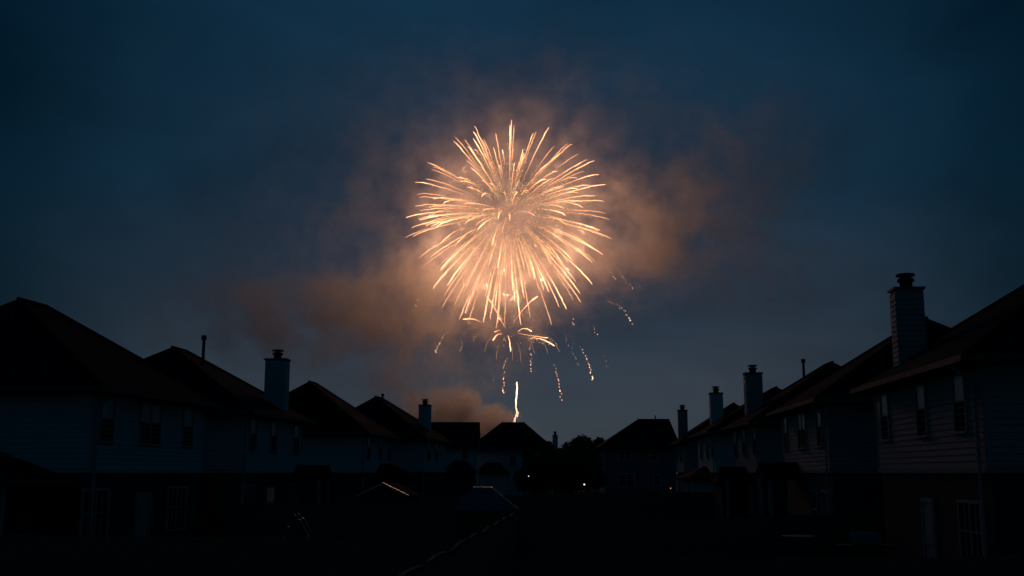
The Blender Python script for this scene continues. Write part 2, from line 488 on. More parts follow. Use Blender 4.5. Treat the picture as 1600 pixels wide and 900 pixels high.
        MB().tube([(q.x, q.y, zt + 0.44), (q.x, q.y, zt + 0.50), (q.x, q.y, zt + 0.53)], [0.28, 0.27, 0.10], 14).build('rain_cap', M['pipe'], c, True)
    if vent:
        (vx, vy), zb, zt = vent
        q = inv @ Vector((vx, vy, 0))
        v = MB().tube([(q.x, q.y, zb), (q.x, q.y, zt)], 0.075, 10).build('vent_pipe', M['pipe'], h, True)
        MB().tube([(q.x, q.y, zt - 0.16), (q.x, q.y, zt + 0.03)], 0.125, 10).build('vent_cap', M['pipe'], v, True)
    return h, inv, yard, near, L

def mid(px, y):
    return ((px - 800) / F * y, y)

def col(px, y):
    """plan position of a picture column at distance y, allowing for the camera's upward pitch"""
    return ((px - 800) / F * y * 1.012, y)

ROW_L = 'houses in the row beside the left fence'
ROW_R = 'houses in the row beside the right fence'
L1 = house((-12.55, 32.5), (-11.5, 40.8), -1, 'grey sided two-storey house with a one-storey wing, nearest in the left row', boards=True,
           ux=(170, 296), ud=(238,), lx=((163, 1.5, 1.0, 2.35, 0), (287, 1.4, 1.0, 2.35, 0)), ldoor=236, group=ROW_L, nearwin=())
L2 = house((-11.17, 45.2), (-10.36, 54.0), -1, 'grey sided house with pale wide chimney and tall vent pipe, second in the left row', boards=True,
           ux=(398, 430, 465), lx=((395, 1.5, 1.0, 2.3, 0), (430, 1.0, 1.0, 2.2, 1), (466, 1.4, 1.0, 2.3, 0)), chim=((-11.1, 51.4), 0.95, 0.8, 8.12),
           vent=((-14.1, 49.5), 7.4, 9.05), group=ROW_L, zr=8.5)
L3 = house((-9.6, 70.0), (-8.7, 79.0), -1, 'house with plain unbroken hip roof and no chimney, third in the left row', roof='roof2',
           ux=(578, 596, 610), zr=9.0, group=ROW_L)
L4 = house((-6.8, 82.5), (-5.45, 90.0), -1, 'house with slim chimney and small roof vents, fourth in the left row',
           ux=(671, 683), chim=((-7.0, 88.0), 0.85, 0.8, 8.2), vent=((-10.3, 86.9), 8.2, 9.05), group=ROW_L, zr=8.8)
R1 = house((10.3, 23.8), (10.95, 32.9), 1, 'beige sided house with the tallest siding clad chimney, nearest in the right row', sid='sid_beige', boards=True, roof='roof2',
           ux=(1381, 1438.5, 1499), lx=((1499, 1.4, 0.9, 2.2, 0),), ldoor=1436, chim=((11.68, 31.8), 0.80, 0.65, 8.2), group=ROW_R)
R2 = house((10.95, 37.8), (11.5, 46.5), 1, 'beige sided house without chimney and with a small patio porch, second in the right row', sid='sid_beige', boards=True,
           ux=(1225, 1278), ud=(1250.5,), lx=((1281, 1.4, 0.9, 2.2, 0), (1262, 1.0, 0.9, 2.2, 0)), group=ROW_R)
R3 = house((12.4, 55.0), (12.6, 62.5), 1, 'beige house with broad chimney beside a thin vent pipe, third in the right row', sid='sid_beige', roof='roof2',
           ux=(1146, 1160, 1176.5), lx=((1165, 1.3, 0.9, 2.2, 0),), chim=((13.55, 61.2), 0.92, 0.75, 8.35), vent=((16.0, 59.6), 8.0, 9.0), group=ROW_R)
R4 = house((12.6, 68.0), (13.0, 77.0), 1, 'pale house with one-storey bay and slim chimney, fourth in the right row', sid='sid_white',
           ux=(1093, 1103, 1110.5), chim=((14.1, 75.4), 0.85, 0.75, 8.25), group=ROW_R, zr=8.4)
R5 = house((14.35, 91.0), (14.7, 98.5), 1, 'farthest house of the right row, slim chimney in front of a slate blue house', sid='sid_beige',
           ux=(1055.6, 1061), chim=((15.15, 97.2), 0.80, 0.75, 8.3), group=ROW_R, zr=8.75)

def annex(h, s, x0, x1, y0, y1, ze, zr, wall, roof, name='wing', windows=0):
    """one-storey projection towards the yard: walls, hipped roof, posts or windows. x measured out of the yard wall."""
    w = box(name, (-s * x0, y0, -0.1), (-s * x1, y1, ze - 0.16), M[wall], h)
    rf = MB()
    o = 0.3
    xa, xb = -s * x0, -s * (x1 + o)
    ym = (y0 + y1) / 2
    k = min((y1 - y0) / 2 + o, x1 - x0 + o) * 0.9
    lo = [(xa, y0 - o, ze - 0.16), (xb, y0 - o, ze - 0.16), (xb, y1 + o, ze - 0.16), (xa, y1 + o, ze - 0.16)]
    hi = [(xa, y0 - o, ze), (xb, y0 - o, ze), (xb, y1 + o, ze), (xa, y1 + o, ze), (xa, ym, zr), (xb + s * k, ym, zr)]
    rf.poly(lo + hi, ((3, 2, 1, 0), (0, 1, 5, 4), (1, 2, 6, 5), (2, 3, 7, 6), (3, 0, 4, 8, 7) if False else (3, 0, 4, 7), (4, 5, 9, 8), (5, 6, 9), (6, 7, 8, 9), (7, 4, 8)))
    rf.build(name + '_roof', M[roof], w)
    yf = Face(lambda u, n, z: (-s * (x1 + n), u, z))
    for i in range(windows):
        u = y0 + (y1 - y0) * (i + 0.5) / windows
        window(yf, h, u - 0.45, u + 0.45, 0.9, ze - 0.5, False, 'glass', 'glass')
    return w

def porch(h, s, u0, u1, out, zt, post_mat='trim'):
    """little gabled roof over a patio door on two posts"""
    r = MB()
    um = (u0 + u1) / 2
    xa, xb = -s * 0.0, -s * out
    th = 0.12
    r.poly([(xa, u0, zt), (xb, u0, zt), (xb, um, zt + 0.55), (xa, um, zt + 0.55), (xa, u1, zt), (xb, u1, zt),
            (xa, u0, zt - th), (xb, u0, zt - th), (xa, u1, zt - th), (xb, u1, zt - th)],
           ((0, 1, 2, 3), (3, 2, 5, 4), (6, 7, 1, 0), (8, 4, 5, 9), (1, 7, 9, 5, 2), (0, 3, 4, 8, 6), (6, 8, 9, 7)))
    p = r.build('porch_roof', M['roof'], h)
    for u in (u0 + 0.12, u1 - 0.12):
        mb = MB()
        mb.box((xb + s * 0.25 - 0.07, u - 0.07, 0), (xb + s * 0.25 + 0.07, u + 0.07, zt - th))
        mb.box((xb + s * 0.25 - 0.10, u - 0.10, 0), (xb + s * 0.25 + 0.10, u + 0.10, 0.18))
        mb.build('porch_post', M[post_mat], h)
    return p

# one-storey wing that reaches towards the camera beside the nearest left house
def wing():
    h = L1[0]
    w = MB()
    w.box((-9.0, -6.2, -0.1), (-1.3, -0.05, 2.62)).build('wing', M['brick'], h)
    r = MB()
    x0, x1, y0, y1 = -9.4, -0.4, -6.6, -0.03
    ze, zr = 2.72, 4.35
    r.poly([(x0, y0, ze - .16), (x1, y0, ze - .16), (x1, y1, ze - .16), (x0, y1, ze - .16),
            (x0, y0, ze), (x1, y0, ze), (x1, y1, ze), (x0, y1, ze), (-5.2, -3.2, zr), (-5.2, y1, zr)],
           ((3, 2, 1, 0), (0, 1, 5, 4), (1, 2, 6, 5), (2, 3, 7, 6), (3, 0, 4, 7), (4, 5, 8), (5, 6, 9, 8), (7, 4, 8, 9), (6, 7, 9)))
    rf = r.build('wing_roof', M['roof2'], h)
    MB().box((x1 - 0.02, y0, ze - 0.15), (x1 + 0.11, y1, ze - 0.02)).build('gutter', M['gutter'], rf)
    MB().box((-0.66, -6.3, 0), (-0.52, -6.16, ze - 0.16)).build('porch_post', M['trim'], h)
    MB().box((-0.66, -3.3, 0), (-0.52, -3.16, ze - 0.16)).build('porch_post', M['trim'], h)
wing()
porch(L2[0], -1, 7.2, 9.2, 1.6, 2.7)
porch(R2[0], 1, 4.9, 7.2, 1.5, 2.75)
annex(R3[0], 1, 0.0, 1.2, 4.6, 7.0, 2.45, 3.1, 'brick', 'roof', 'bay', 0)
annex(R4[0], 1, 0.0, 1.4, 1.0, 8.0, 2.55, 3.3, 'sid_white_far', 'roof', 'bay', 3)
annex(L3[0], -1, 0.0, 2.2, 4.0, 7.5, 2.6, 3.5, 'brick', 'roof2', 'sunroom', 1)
for hh, s, u in ((R3[0], 1, 3.0), ):
    porch(hh, s, u, u + 1.9, 1.4, 2.65)
# small items on the roof of the fourth left house: two vents and a skylight
def roof_bits():
    h = L4[0]
    for (x, y, z, r, t) in ((-2.9, 5.6, 7.3, 0.09, 0.45),):
        MB().tube([(x, y, z - 0.4), (x, y, z + t)], r, 8).build('vent_pipe', M['pipe'], h, True)
    MB().hexa([(-2.6, 5.6, 7.05), (-1.9, 5.6, 6.6), (-1.9, 6.6, 6.6), (-2.6, 6.6, 7.05)],
              [(-2.6, 5.6, 7.32), (-1.9, 5.6, 6.86), (-1.9, 6.6, 6.86), (-2.6, 6.6, 7.32)]).build('skylight', M['gutter'], h)
roof_bits()

# ------------------------------------------------------------------ houses that close the view
def far_house(name, label, px0, px1, y, depth, zr, ridge_px, sid, roof, gable_right=False, chim=None, wins=(), porchbox=None, vent=None, zeave=EAVE):
    a, b = at(px0, 738, y).x, at(px1, 738, y).x
    h = empty(name, (a, y, 0))
    tag(h, label, 'house', 'houses closing the far end of the yards')
    W = b - a
    box('wall', (0, 0, -0.1), (W, depth, zeave - 0.2), M[sid], h)
    oh = 0.45
    r0, r1 = at(ridge_px[0], 660, y + depth / 2).x - a, at(ridge_px[1], 660, y + depth / 2).x - a
    mb = MB()
    x1 = W + (0.25 if gable_right else oh)
    if gable_right:
        r1 = x1
    lo = [(-oh, -oh, zeave - .2), (x1, -oh, zeave - .2), (x1, depth + oh, zeave - .2), (-oh, depth + oh, zeave - .2)]
    hi = [(-oh, -oh, zeave), (x1, -oh, zeave), (x1, depth + oh, zeave), (-oh, depth + oh, zeave), (r0, depth / 2, zr), (r1, depth / 2, zr)]
    mb.poly(lo + hi, ((3, 2, 1, 0), (0, 1, 5, 4), (1, 2, 6, 5), (2, 3, 7, 6), (3, 0, 4, 7), (4, 5, 9, 8), (5, 6, 9), (6, 7, 8, 9), (7, 4, 8)))
    rf = mb.build('roof', M[roof], h)
    MB().tube([(r0, depth / 2, zr), (r1, depth / 2, zr)], 0.07, 6).build('ridge_cap', M[roof], rf)
    MB().box((-oh, -oh - 0.12, zeave - 0.15), (x1, -oh - 0.003, zeave - 0.02)).build('gutter', M['gutter'], rf)
    for u in (0.0, W - 0.14):
        MB().box((u, -0.03, 0), (u + 0.14, -0.002, zeave - 0.21)).build('corner_trim', M['trim'], h)
    front = Face(lambda u, n, z: (u, -n, z))
    for c0, c1, q0, q1, dbl in wins:
        u0, u1 = at(c0, 738, y).x - a, at(c1, 738, y).x - a
        z0, z1 = at(800, q1, y).z, at(800, q0, y).z
        window(front, h, u0, u1, z0, z1, dbl, 'glass', 'glass', trim='white_trim')
    if porchbox:
        c0, c1, out, ze, zp, mat = porchbox
        u0, u1 = at(c0, 738, y).x - a, at(c1, 738, y).x - a
        w = box('porch', (u0, -out, -0.1), (u1, -0.003, ze - 0.15), M[mat], h)
        o = 0.3
        lo = [(u0 - o, -out - o, ze - .15), (u1 + o, -out - o, ze - .15), (u1 + o, 0, ze - .15), (u0 - o, 0, ze - .15)]
        hi = [(u0 - o, -out - o, ze), (u1 + o, -out - o, ze), (u1 + o, 0, ze), (u0 - o, 0, ze), (u0 + 0.9, -0.004, zp), (u1 - 0.9, -0.004, zp)]
        MB().poly(lo + hi, ((3, 2, 1, 0), (0, 1, 5, 4), (1, 2, 6, 5), (2, 3, 7, 6), (3, 0, 4, 7), (4, 5, 9, 8), (5, 6, 9), (6, 7, 8, 9), (7, 4, 8))).build('porch_roof', M[roof], w)
    if chim:
        c0, c1, zt, dy = chim
        u0, u1 = at(c0, 700, y + dy).x - a, at(c1, 700, y + dy).x - a
        c = box('chimney', (u0, dy - 0.4, 1.0), (u1, dy + 0.4, zt), M[sid], h)
        box('crown_board', (u0 - .05, dy - .45, zt), (u1 + .05, dy + .45, zt + .07), M['gutter'], c)
        um = (u0 + u1) / 2
        MB().tube([(um, dy, zt + .06), (um, dy, zt + .4)], 0.15, 10).build('flue', M['pipe'], c)
        MB().tube([(um, dy, zt + .4), (um, dy, zt + .5)], 0.22, 10).build('rain_cap', M['pipe'], c)
    if vent:
        u = at(vent, 660, y + depth / 2).x - a
        MB().tube([(u, depth / 2, zr - 0.2), (u, depth / 2, zr + 0.42)], 0.07, 8).build('vent_pipe', M['pipe'], h)
    return h

F1 = far_house('house', 'house with straight ridge and gable end beside the fourth left chimney', 640, 744, 112, 7.5, at(0, 660.5, 115.7).z, (660, 748), 'sid_white_far', 'roof',
               gable_right=True, wins=((722, 731, 703, 716, False),), porchbox=(697, 741, 3.0, 3.0, 4.1, 'brick'))
F2 = far_house('house', 'pale house with trapezoid hip roof right under the rising rocket trail', 734, 863, 124, 9.0, at(0, 660.5, 128.5).z, (783, 820), 'sid_white_far', 'roof',
               chim=(863.5, 871.5, at(0, 681, 127).z, 3.0), wins=((797, 806, 712, 727, False),), porchbox=(748, 792, 3.5, 2.9, 4.0, 'sid_white_far'))
F3 = far_house('house', 'slate blue house with hip roof between the trees and the right row', 944, 1057, 110, 9.0, at(0, 655.5, 114.5).z, (996, 1046), 'sid_slate_far', 'roof',
               wins=((967, 986, 704, 719, True), (1015, 1027, 704, 719, False), (966, 990, 741, 759, True), (1022, 1031, 742, 757, False)), vent=1024)
F4 = far_house('house', 'far peach coloured house showing between the trees and the slate blue house', 921, 985, 165, 9.0, 7.6, (940, 965), 'sid_peach_far', 'roof2')

# ------------------------------------------------------------------ trees
def tree(label, x, y, h, rx, rz, zc, leaf, seed, n, ls, ry=None):
    r = random.Random(seed)
    t = empty('tree', (x, y, 0))
    tag(t, label, 'tree', 'trees between the far houses')
    tr = MB()
    pts, rad = [], []
    for i in range(7):
        k = i / 6
        pts.append((0.15 * math.sin(k * 3 + seed), 0.12 * math.cos(k * 2 + seed), k * (zc + rz * 0.3)))
        rad.append(0.22 * (1 - k * 0.75) + (0.1 if i == 0 else 0))
    tr.tube(pts, rad, 8)
    for i in range(9):
        z0 = zc - rz * 0.7 + i * rz * 0.12
        a = i * 2.4 + seed
        ln = rx * r.uniform(0.5, 0.85)
        tr.tube([(0, 0, z0), (math.cos(a) * ln * .5, math.sin(a) * ln * .5, z0 + ln * .3), (math.cos(a) * ln, math.sin(a) * ln, z0 + ln * .75)], [0.08, 0.05, 0.02], 5)
    tr.build('trunk', M['bark'], t, True)
    cl = []
    ry = ry or rx
    for i in range(34):
        while True:
            q = Vector((r.uniform(-1, 1), r.uniform(-1, 1), r.uniform(-1, 1)))
            if q.length < 1:
                break
        cl.append((Vector((q.x * rx * .86, q.y * ry * .86, zc + q.z * rz * .86)), r.uniform(0.2, 0.38) * rx))
    mb = MB()
    for i in range(n):
        c, cr = cl[r.randrange(len(cl))]
        d = Vector((r.gauss(0, 1), r.gauss(0, 1), r.gauss(0, 1))).normalized() * cr * r.random() ** 0.4
        p = c + d
        u = Vector((r.gauss(0, 1), r.gauss(0, 1), r.gauss(0, 1))).normalized()
        v = u.orthogonal().normalized()
        s_ = ls * r.uniform(0.6, 1.3)
        b = len(mb.v)
        mb.v += [tuple(p - u * s_), tuple(p + v * s_ * .55 + u.cross(v) * s_ * .15), tuple(p + u * s_), tuple(p - v * s_ * .55 + u.cross(v) * s_ * .15)]
        mb.f.append((b, b + 1, b + 2, b + 3))
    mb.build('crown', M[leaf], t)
    return t

def tree_px(label, px, y, top_py, rx_px, bot_py, leaf, seed, n, ls):
    c = at(px, 738, y)
    zt, zb = at(px, top_py, y).z, at(px, bot_py, y).z
    rx = rx_px / F * y
    tree(label, c.x, y, zt, rx, (zt - zb) / 2, (zt + zb) / 2, leaf, seed, n, ls)

tree_px('dark round tree in front of the chimney of the pale trapezoid roofed house', 850, 100, 692, 46, 776, 'leaf', 3, 14000, 0.15)
tree_px('low dark bushy tree left of the white garden lamp', 893, 96, 704, 50, 778, 'leaf', 5, 15000, 0.15)
tree_px('tall broad tree rising behind the low trees beside the slate blue house', 916, 140, 677, 40, 756, 'leaf2', 8, 13000, 0.19)
tree_px('small tree crown just right of the slim far chimney', 880, 134, 702, 12, 745, 'leaf2', 11, 2500, 0.15)

# ------------------------------------------------------------------ lamps that are lit
def lamp_post(label, px, py, y, mat, r, name='garden_lamp'):
    p = at(px, py, y)
    t = empty(name, (p.x, p.y, 0))
    tag(t, label, 'lamp')
    MB().tube([(0, 0, 0), (0, 0, 0.1), (0, 0, p.z - r * 1.1)], [0.09, 0.05, 0.045], 8).build('post', M['black'], t)
    g = MB()
    pts = [(0, 0, p.z + r * math.sin(a)) for a in [R(-80 + 160 * i / 8) for i in range(9)]]
    g.tube(pts, [r * math.cos(R(-80 + 160 * i / 8)) for i in range(9)], 12)
    g.build('globe', mat, t, True)
    MB().tube([(0, 0, p.z + r * .95), (0, 0, p.z + r * 1.5)], [r * 0.75, r * 0.2], 10).build('cap', M['black'], t)
lamp_post('small white lamp glowing among the dark trees', 913, 757, 90, M['lamp_white'], 0.07)
lamp_post('small white lamp beside the wall of the pale trapezoid roofed house', 826, 744, 94, M['lamp_white'], 0.045)
lamp_post('warm yellow lamp half hidden at the corner of the slate blue house', 934.5, 744, 106, M['lamp_warm'], 0.06)
lamp_post('tiny orange path lamp in front of the slate blue house', 1048, 763, 100, M['lamp_orange'], 0.045)

# ------------------------------------------------------------------ fences
pick_cache = {}
def fence(label, A, B, hgt, scallop=False, name='wooden_fence', group=None):
    A, B = Vector((*A, 0)), Vector((*B, 0))
    d = B - A
    L = d.length
    f = empty(name, A, math.atan2(d.y, d.x))
    tag(f, label, 'fence', group)
    n_pan = max(1, round(L / 2.4))
    pl = L / n_pan
    for i in range(n_pan + 1):
        box('post', (i * pl - 0.05, 0.02, -0.1), (i * pl + 0.05, 0.12, hgt + (0.02 if scallop else -0.04)), M['wood'], f)
    for i in range(n_pan):
        for z in (0.3, hgt * 0.62):
            box('rail', (i * pl + 0.05, 0.02, z), ((i + 1) * pl - 0.05, 0.06, z + 0.09), M['wood'], f)
        npk = max(2, round(pl / 0.15))
        w = pl / npk
        tilt = rnd.uniform(-0.035, 0.035)
        for k in range(npk):
            u = (k + 0.5) / npk
            z = hgt + (0.045 * math.sin(math.pi * u) - 0.03 if scallop else rnd.uniform(-0.015, 0.01)) + tilt * (u - .5) * 2
            z = round(z / 0.01) * 0.01
            key = (round(w, 3), z)
            if key not in pick_cache:
                g = MB()
                e_ = w / 2 - 0.004
                g.poly([(-e_, -.018, 0), (e_, -.018, 0), (e_, 0, 0), (-e_, 0, 0), (-e_, -.018, z - .04), (e_, -.018, z - .04), (e_, 0, z - .04), (-e_, 0, z - .04),
                        (-e_ + .03, -.018, z), (e_ - .03, -.018, z), (e_ - .03, 0, z), (-e_ + .03, 0, z)],
                       ((3, 2, 1, 0), (0, 1, 5, 4), (1, 2, 6, 5), (2, 3, 7, 6), (3, 0, 4, 7), (4, 5, 9, 8), (5, 6, 10, 9), (6, 7, 11, 10), (7, 4, 8, 11), (8, 9, 10, 11)))
                pick_cache[key] = g.mesh('picket', M['wood'])
            link('picket', pick_cache[key], f, ((i + u) * pl, 0, 0.03))
        if scallop:
            cp = MB()
            N = 8
            pts = [(i * pl + 0.06 + (pl - 0.12) * k / N, 0.0, hgt + 0.055 + 0.045 * math.sin(math.pi * k / N) - 0.03 + tilt * (k / N - .5) * 2) for k in range(N + 1)]
            for k in range(N):
                p, q = pts[k], pts[k + 1]
                cp.hexa([(p[0], -.03, p[2] - .02), (q[0], -.03, q[2] - .02), (q[0], .03, q[2] - .02), (p[0], .03, p[2] - .02)],
                        [(p[0], -.03, p[2] + .015), (q[0], -.03, q[2] + .015), (q[0], .03, q[2] + .015), (p[0], .03, p[2] + .015)])
            cp.build('cap_rail', M['wood_cap'], f)
    return f

a_, b_ = at(612, 905, 11.2), at(806, 800, 30.5)
fence('wooden fence with arched panel tops running away between the two rows of yards', (a_.x, a_.y), (b_.x, b_.y), 1.76, True)
fence('plain board fence crossing the nearest left yard', (-11.6, 21.0), (a_.x + 0.45, 19.6), 1.72)
fence('plain board fence crossing the nearest right yard', (0.1, 21.0), (10.0, 22.0), 1.25)
fence('board fence crossing the second left yard behind the dark shed', (-11.2, 43.0), (b_.x - 0.1, 42.0), 1.7)
fence('board fence crossing the second right yard below the siding of the second house', (b_.x + 0.1, 30.6), (10.7, 33.4), 1.6)
fence('far board fence crossing the right yards beside the pale bay', (0.7, 62.6), (12.1, 65.0), 1.75)
fence('far board fence crossing the left yards below the third house', (-9.8, 62.0), (0.6, 62.5), 1.6)

# ------------------------------------------------------------------ sheds
def shed_gable():
    p = at(598, 755, 45)
    W, D = 1.05, 2.6
    ze, zr = at(638, 774.5, 45).z, p.z
    t = empty('garden_shed', (p.x, 45, 0), R(-8))
    tag(t, 'dark gabled garden shed whose roof edge glints orange', 'shed')
    MB().poly([(-W + .1, 0.1, 0), (W - .1, 0.1, 0), (W - .1, D - .1, 0), (-W + .1, D - .1, 0), (-W + .1, 0.1, ze - .02), (W - .1, 0.1, ze - .02), (W - .1, D - .1, ze - .02), (-W + .1, D - .1, ze - .02),
               (0, 0.1, zr - .12), (0, D - .1, zr - .12)],
              ((3, 2, 1, 0), (0, 1, 5, 8, 4), (1, 2, 6, 5), (2, 3, 7, 9, 6), (3, 0, 4, 7), (4, 8, 9, 7), (8, 5, 6, 9))).build('wall', M['shed'], t)
    for s in (-1, 1):
        rf = MB().hexa([(0, 0, zr - .07), (s * W, 0, ze - .07), (s * W, D, ze - .07), (0, D, zr - .07)], [(0, 0, zr), (s * W, 0, ze), (s * W, D, ze), (0, D, zr)]).build('roof', M['roof2'], t)
        MB().hexa([(0.0, -.05, zr - .05), (s * (W + .03), -.05, ze - .05), (s * (W + .03), 0.06, ze - .05), (0, 0.06, zr - .05)],
                  [(0.0, -.05, zr + .03), (s * (W + .03), -.05, ze + .03), (s * (W + .03), 0.06, ze + .03), (0, 0.06, zr + .03)]).build('edge_flashing', M['cap'], rf)
    d = box('door', (-0.4, 0.05, 0.05), (0.4, 0.099, ze - 0.15), M['shed'], t)
    box('handle', (0.28, 0.01, 0.95), (0.32, 0.05, 1.1), M['pipe'], d)
shed_gable()

def shed_hip():
    y = 35.0
    z0, z1 = at(0, 797, y).z, at(0, 762, y + 1.3).z
    xa, xb = at(706, 790, y).x, at(810, 790, y).x
    ra, rb = at(741, 762, y + 1.3).x, at(768, 762, y + 1.3).x
    t = empty('garden_shed', ((xa + xb) / 2, y, 0))
    tag(t, 'shed with pale hipped roof and shiny ridge behind the arched fence', 'shed')
    c = (xa + xb) / 2
    X, D = (xb - xa) / 2, 2.6
    r0, r1 = ra - c, rb - c
    box('wall', (-X + .15, .15, 0), (X - .15, D - .15, z0 - .05), M['shed'], t)
    rf = MB().poly([(-X, 0, z0 - .05), (X, 0, z0 - .05), (X, D, z0 - .05), (-X, D, z0 - .05), (-X, 0, z0), (X, 0, z0), (X, D, z0), (-X, D, z0), (r0, D / 2, z1), (r1, D / 2, z1)],
                   ((3, 2, 1, 0), (0, 1, 5, 4), (1, 2, 6, 5), (2, 3, 7, 6), (3, 0, 4, 7), (4, 5, 9, 8), (5, 6, 9), (6, 7, 8, 9), (7, 4, 8))).build('roof', M['roof_pale'], t)
    MB().tube([(r0 - .05, D / 2, z1 - 0.02), (r1 + .05, D / 2, z1 - 0.02)], 0.05, 8).build('ridge_cap', M['cap'], rf)
    MB().tube([(r1, D / 2, z1 - .02), (X, 0, z0)], 0.035, 6).build('hip_cap', M['metal_light'], rf)
    MB().tube([(r0, D / 2, z1 - .02), (-X, 0, z0)], 0.035, 6).build('hip_cap', M['roof_pale'], rf)
    box('door', (-0.5, 0.10, 0.05), (0.3, 0.149, z0 - .2), M['shed'], t)
shed_hip()

def slide():
    y = 29.0
    p = at(461, 812, y)
    t = empty('playground_slide', (p.x, y, 0))
    tag(t, 'small curved playground slide in the second left yard', 'slide')
    prof = [(0.0, p.z - .05), (0.15, p.z - .12), (0.32, p.z - .42), (0.5, p.z - .85), (0.72, p.z - 1.22), (1.0, p.z - 1.5), (1.35, p.z - 1.6)]
    c = MB()
    for (x0, z0), (x1, z1) in zip(prof, prof[1:]):
        c.hexa([(x0, 0, z0 - .03), (x1, 0, z1 - .03), (x1, .5, z1 - .03), (x0, .5, z0 - .03)], [(x0, 0, z0), (x1, 0, z1), (x1, .5, z1), (x0, .5, z0)])
        for s in (-0.04, 0.5):
            c.hexa([(x0, s, z0 - .03), (x1, s, z1 - .03), (x1, s + .04, z1 - .03), (x0, s + .04, z0 - .03)], [(x0, s, z0 + .12), (x1, s, z1 + .12), (x1, s + .04, z1 + .12), (x0, s + .04, z0 + .12)])
    c.build('chute', M['plastic'], t)
    for s in (0.0, 0.5):
        MB().tube([(-0.75, s, 0), (-0.12, s, p.z + 0.1), (-0.02, s, p.z + 0.14), (0.06, s, p.z + 0.02)], 0.022, 8).build('ladder_rail', M['metal_light'], t, True)
    for i in range(5):
        k = (i + 1) / 6
        MB().tube([(-0.75 + 0.63 * k, 0, k * (p.z + 0.1)), (-0.75 + 0.63 * k, 0.5, k * (p.z + .1))], 0.018, 6).build('rung', M['metal_light'], t)
    for s in (0.0, 0.5):
        MB().tube([(0.75, s, 0), (0.6, s, p.z - 1.05)], 0.02, 6).build('brace', M['metal_light'], t)
slide()

def grill():
    p = at(1355, 833, 27)
    t = empty('barbecue_grill', (p.x, 27, 0))
    tag(t, 'barbecue grill with domed lid standing by the nearest right house', 'grill')
    z = p.z - 0.25
    box('cabinet', (-0.32, 0, 0.1), (0.32, 0.5, z), M['black'], t)
    lid = MB()
    n = 8
    arc = [(0.25 - 0.26 * math.cos(math.pi * i / n), z + 0.27 * math.sin(math.pi * i / n)) for i in range(n + 1)]
    for s in (-0.33, 0.33):
        lid.v += [(s, y_, z_) for y_, z_ in arc]
    for i in range(n):
        lid.f.append((i, i + 1, n + 2 + i, n + 1 + i))
    lid.f += [tuple(range(n, -1, -1)), tuple(range(n + 1, 2 * n + 2))]
    l_ = lid.build('lid', M['metal_light'], t, False)
    MB().tube([(-0.25, -0.07, z + 0.12), (0.25, -0.07, z + 0.12)], 0.015, 8).build('handle', M['metal_light'], l_)
    for s in (-1, 1):
        box('side_shelf', (s * 0.34, 0.05, z - .06), (s * 0.68, 0.45, z - .03), M['metal_light'], t)
    for x in (-0.28, 0.28):
        MB().tube([(x - .02, 0.1, 0.09), (x + .02, 0.1, 0.09)], 0.09, 10).build('wheel', M['black'], t)
grill()

def table():
    p = at(1247, 837, 27)
    t = empty('patio_table', (p.x, 27, 0))
    tag(t, 'small pale topped patio table in the nearest right yard', 'table')
    z = p.z
    MB().tube([(0, 0, z - .03), (0, 0, z)], 0.42, 20).build('table_top', M['metal_light'], t)
    for i in range(3):
        a = i * 2.094 + .4
        MB().tube([(0.1 * math.cos(a), 0.1 * math.sin(a), z - .03), (0.34 * math.cos(a), 0.34 * math.sin(a), 0)], 0.018, 6).build('leg', M['black'], t)
table()

# ------------------------------------------------------------------ fireworks (launched about 300 m away)
FY = 300.0
MPP = FY / F                   # metres per picture pixel at that distance
BC = at(795, 338, FY)          # centre of the big burst
BR = 168 * MPP                 # radius the stars have reached

def star_path(d, r0, r1, n, drag, drop):
    """star flying out of the burst: slows down by drag, sinks by gravity"""
    pts = []
    for i in range(n):
        k = i / (n - 1)
        r = r0 + (r1 - r0) * (1 - (1 - k) ** drag) if drag > 1 else r0 + (r1 - r0) * k
        t = 0.35 + 0.65 * k
        pts.append(BC + d * (r * BR) + Vector((0, 0, -drop * t * t * BR + 0.03 * BR)))
    return pts

spark_specks = MB()
def speck(p, r, heat):
    b = len(spark_specks.v)
    for q in ((r, 0, 0), (-r, 0, 0), (0, r, 0), (0, -r, 0), (0, 0, r), (0, 0, -r)):
        spark_specks.v.append((p[0] + q[0], p[1] + q[1], p[2] + q[2]))
        spark_specks.a.append(heat)
    spark_specks.f += [(b + i, b + j, b + k) for i, j, k in ((0, 2, 4), (2, 1, 4), (1, 3, 4), (3, 0, 4), (2, 0, 5), (1, 2, 5), (3, 1, 5), (0, 3, 5))]

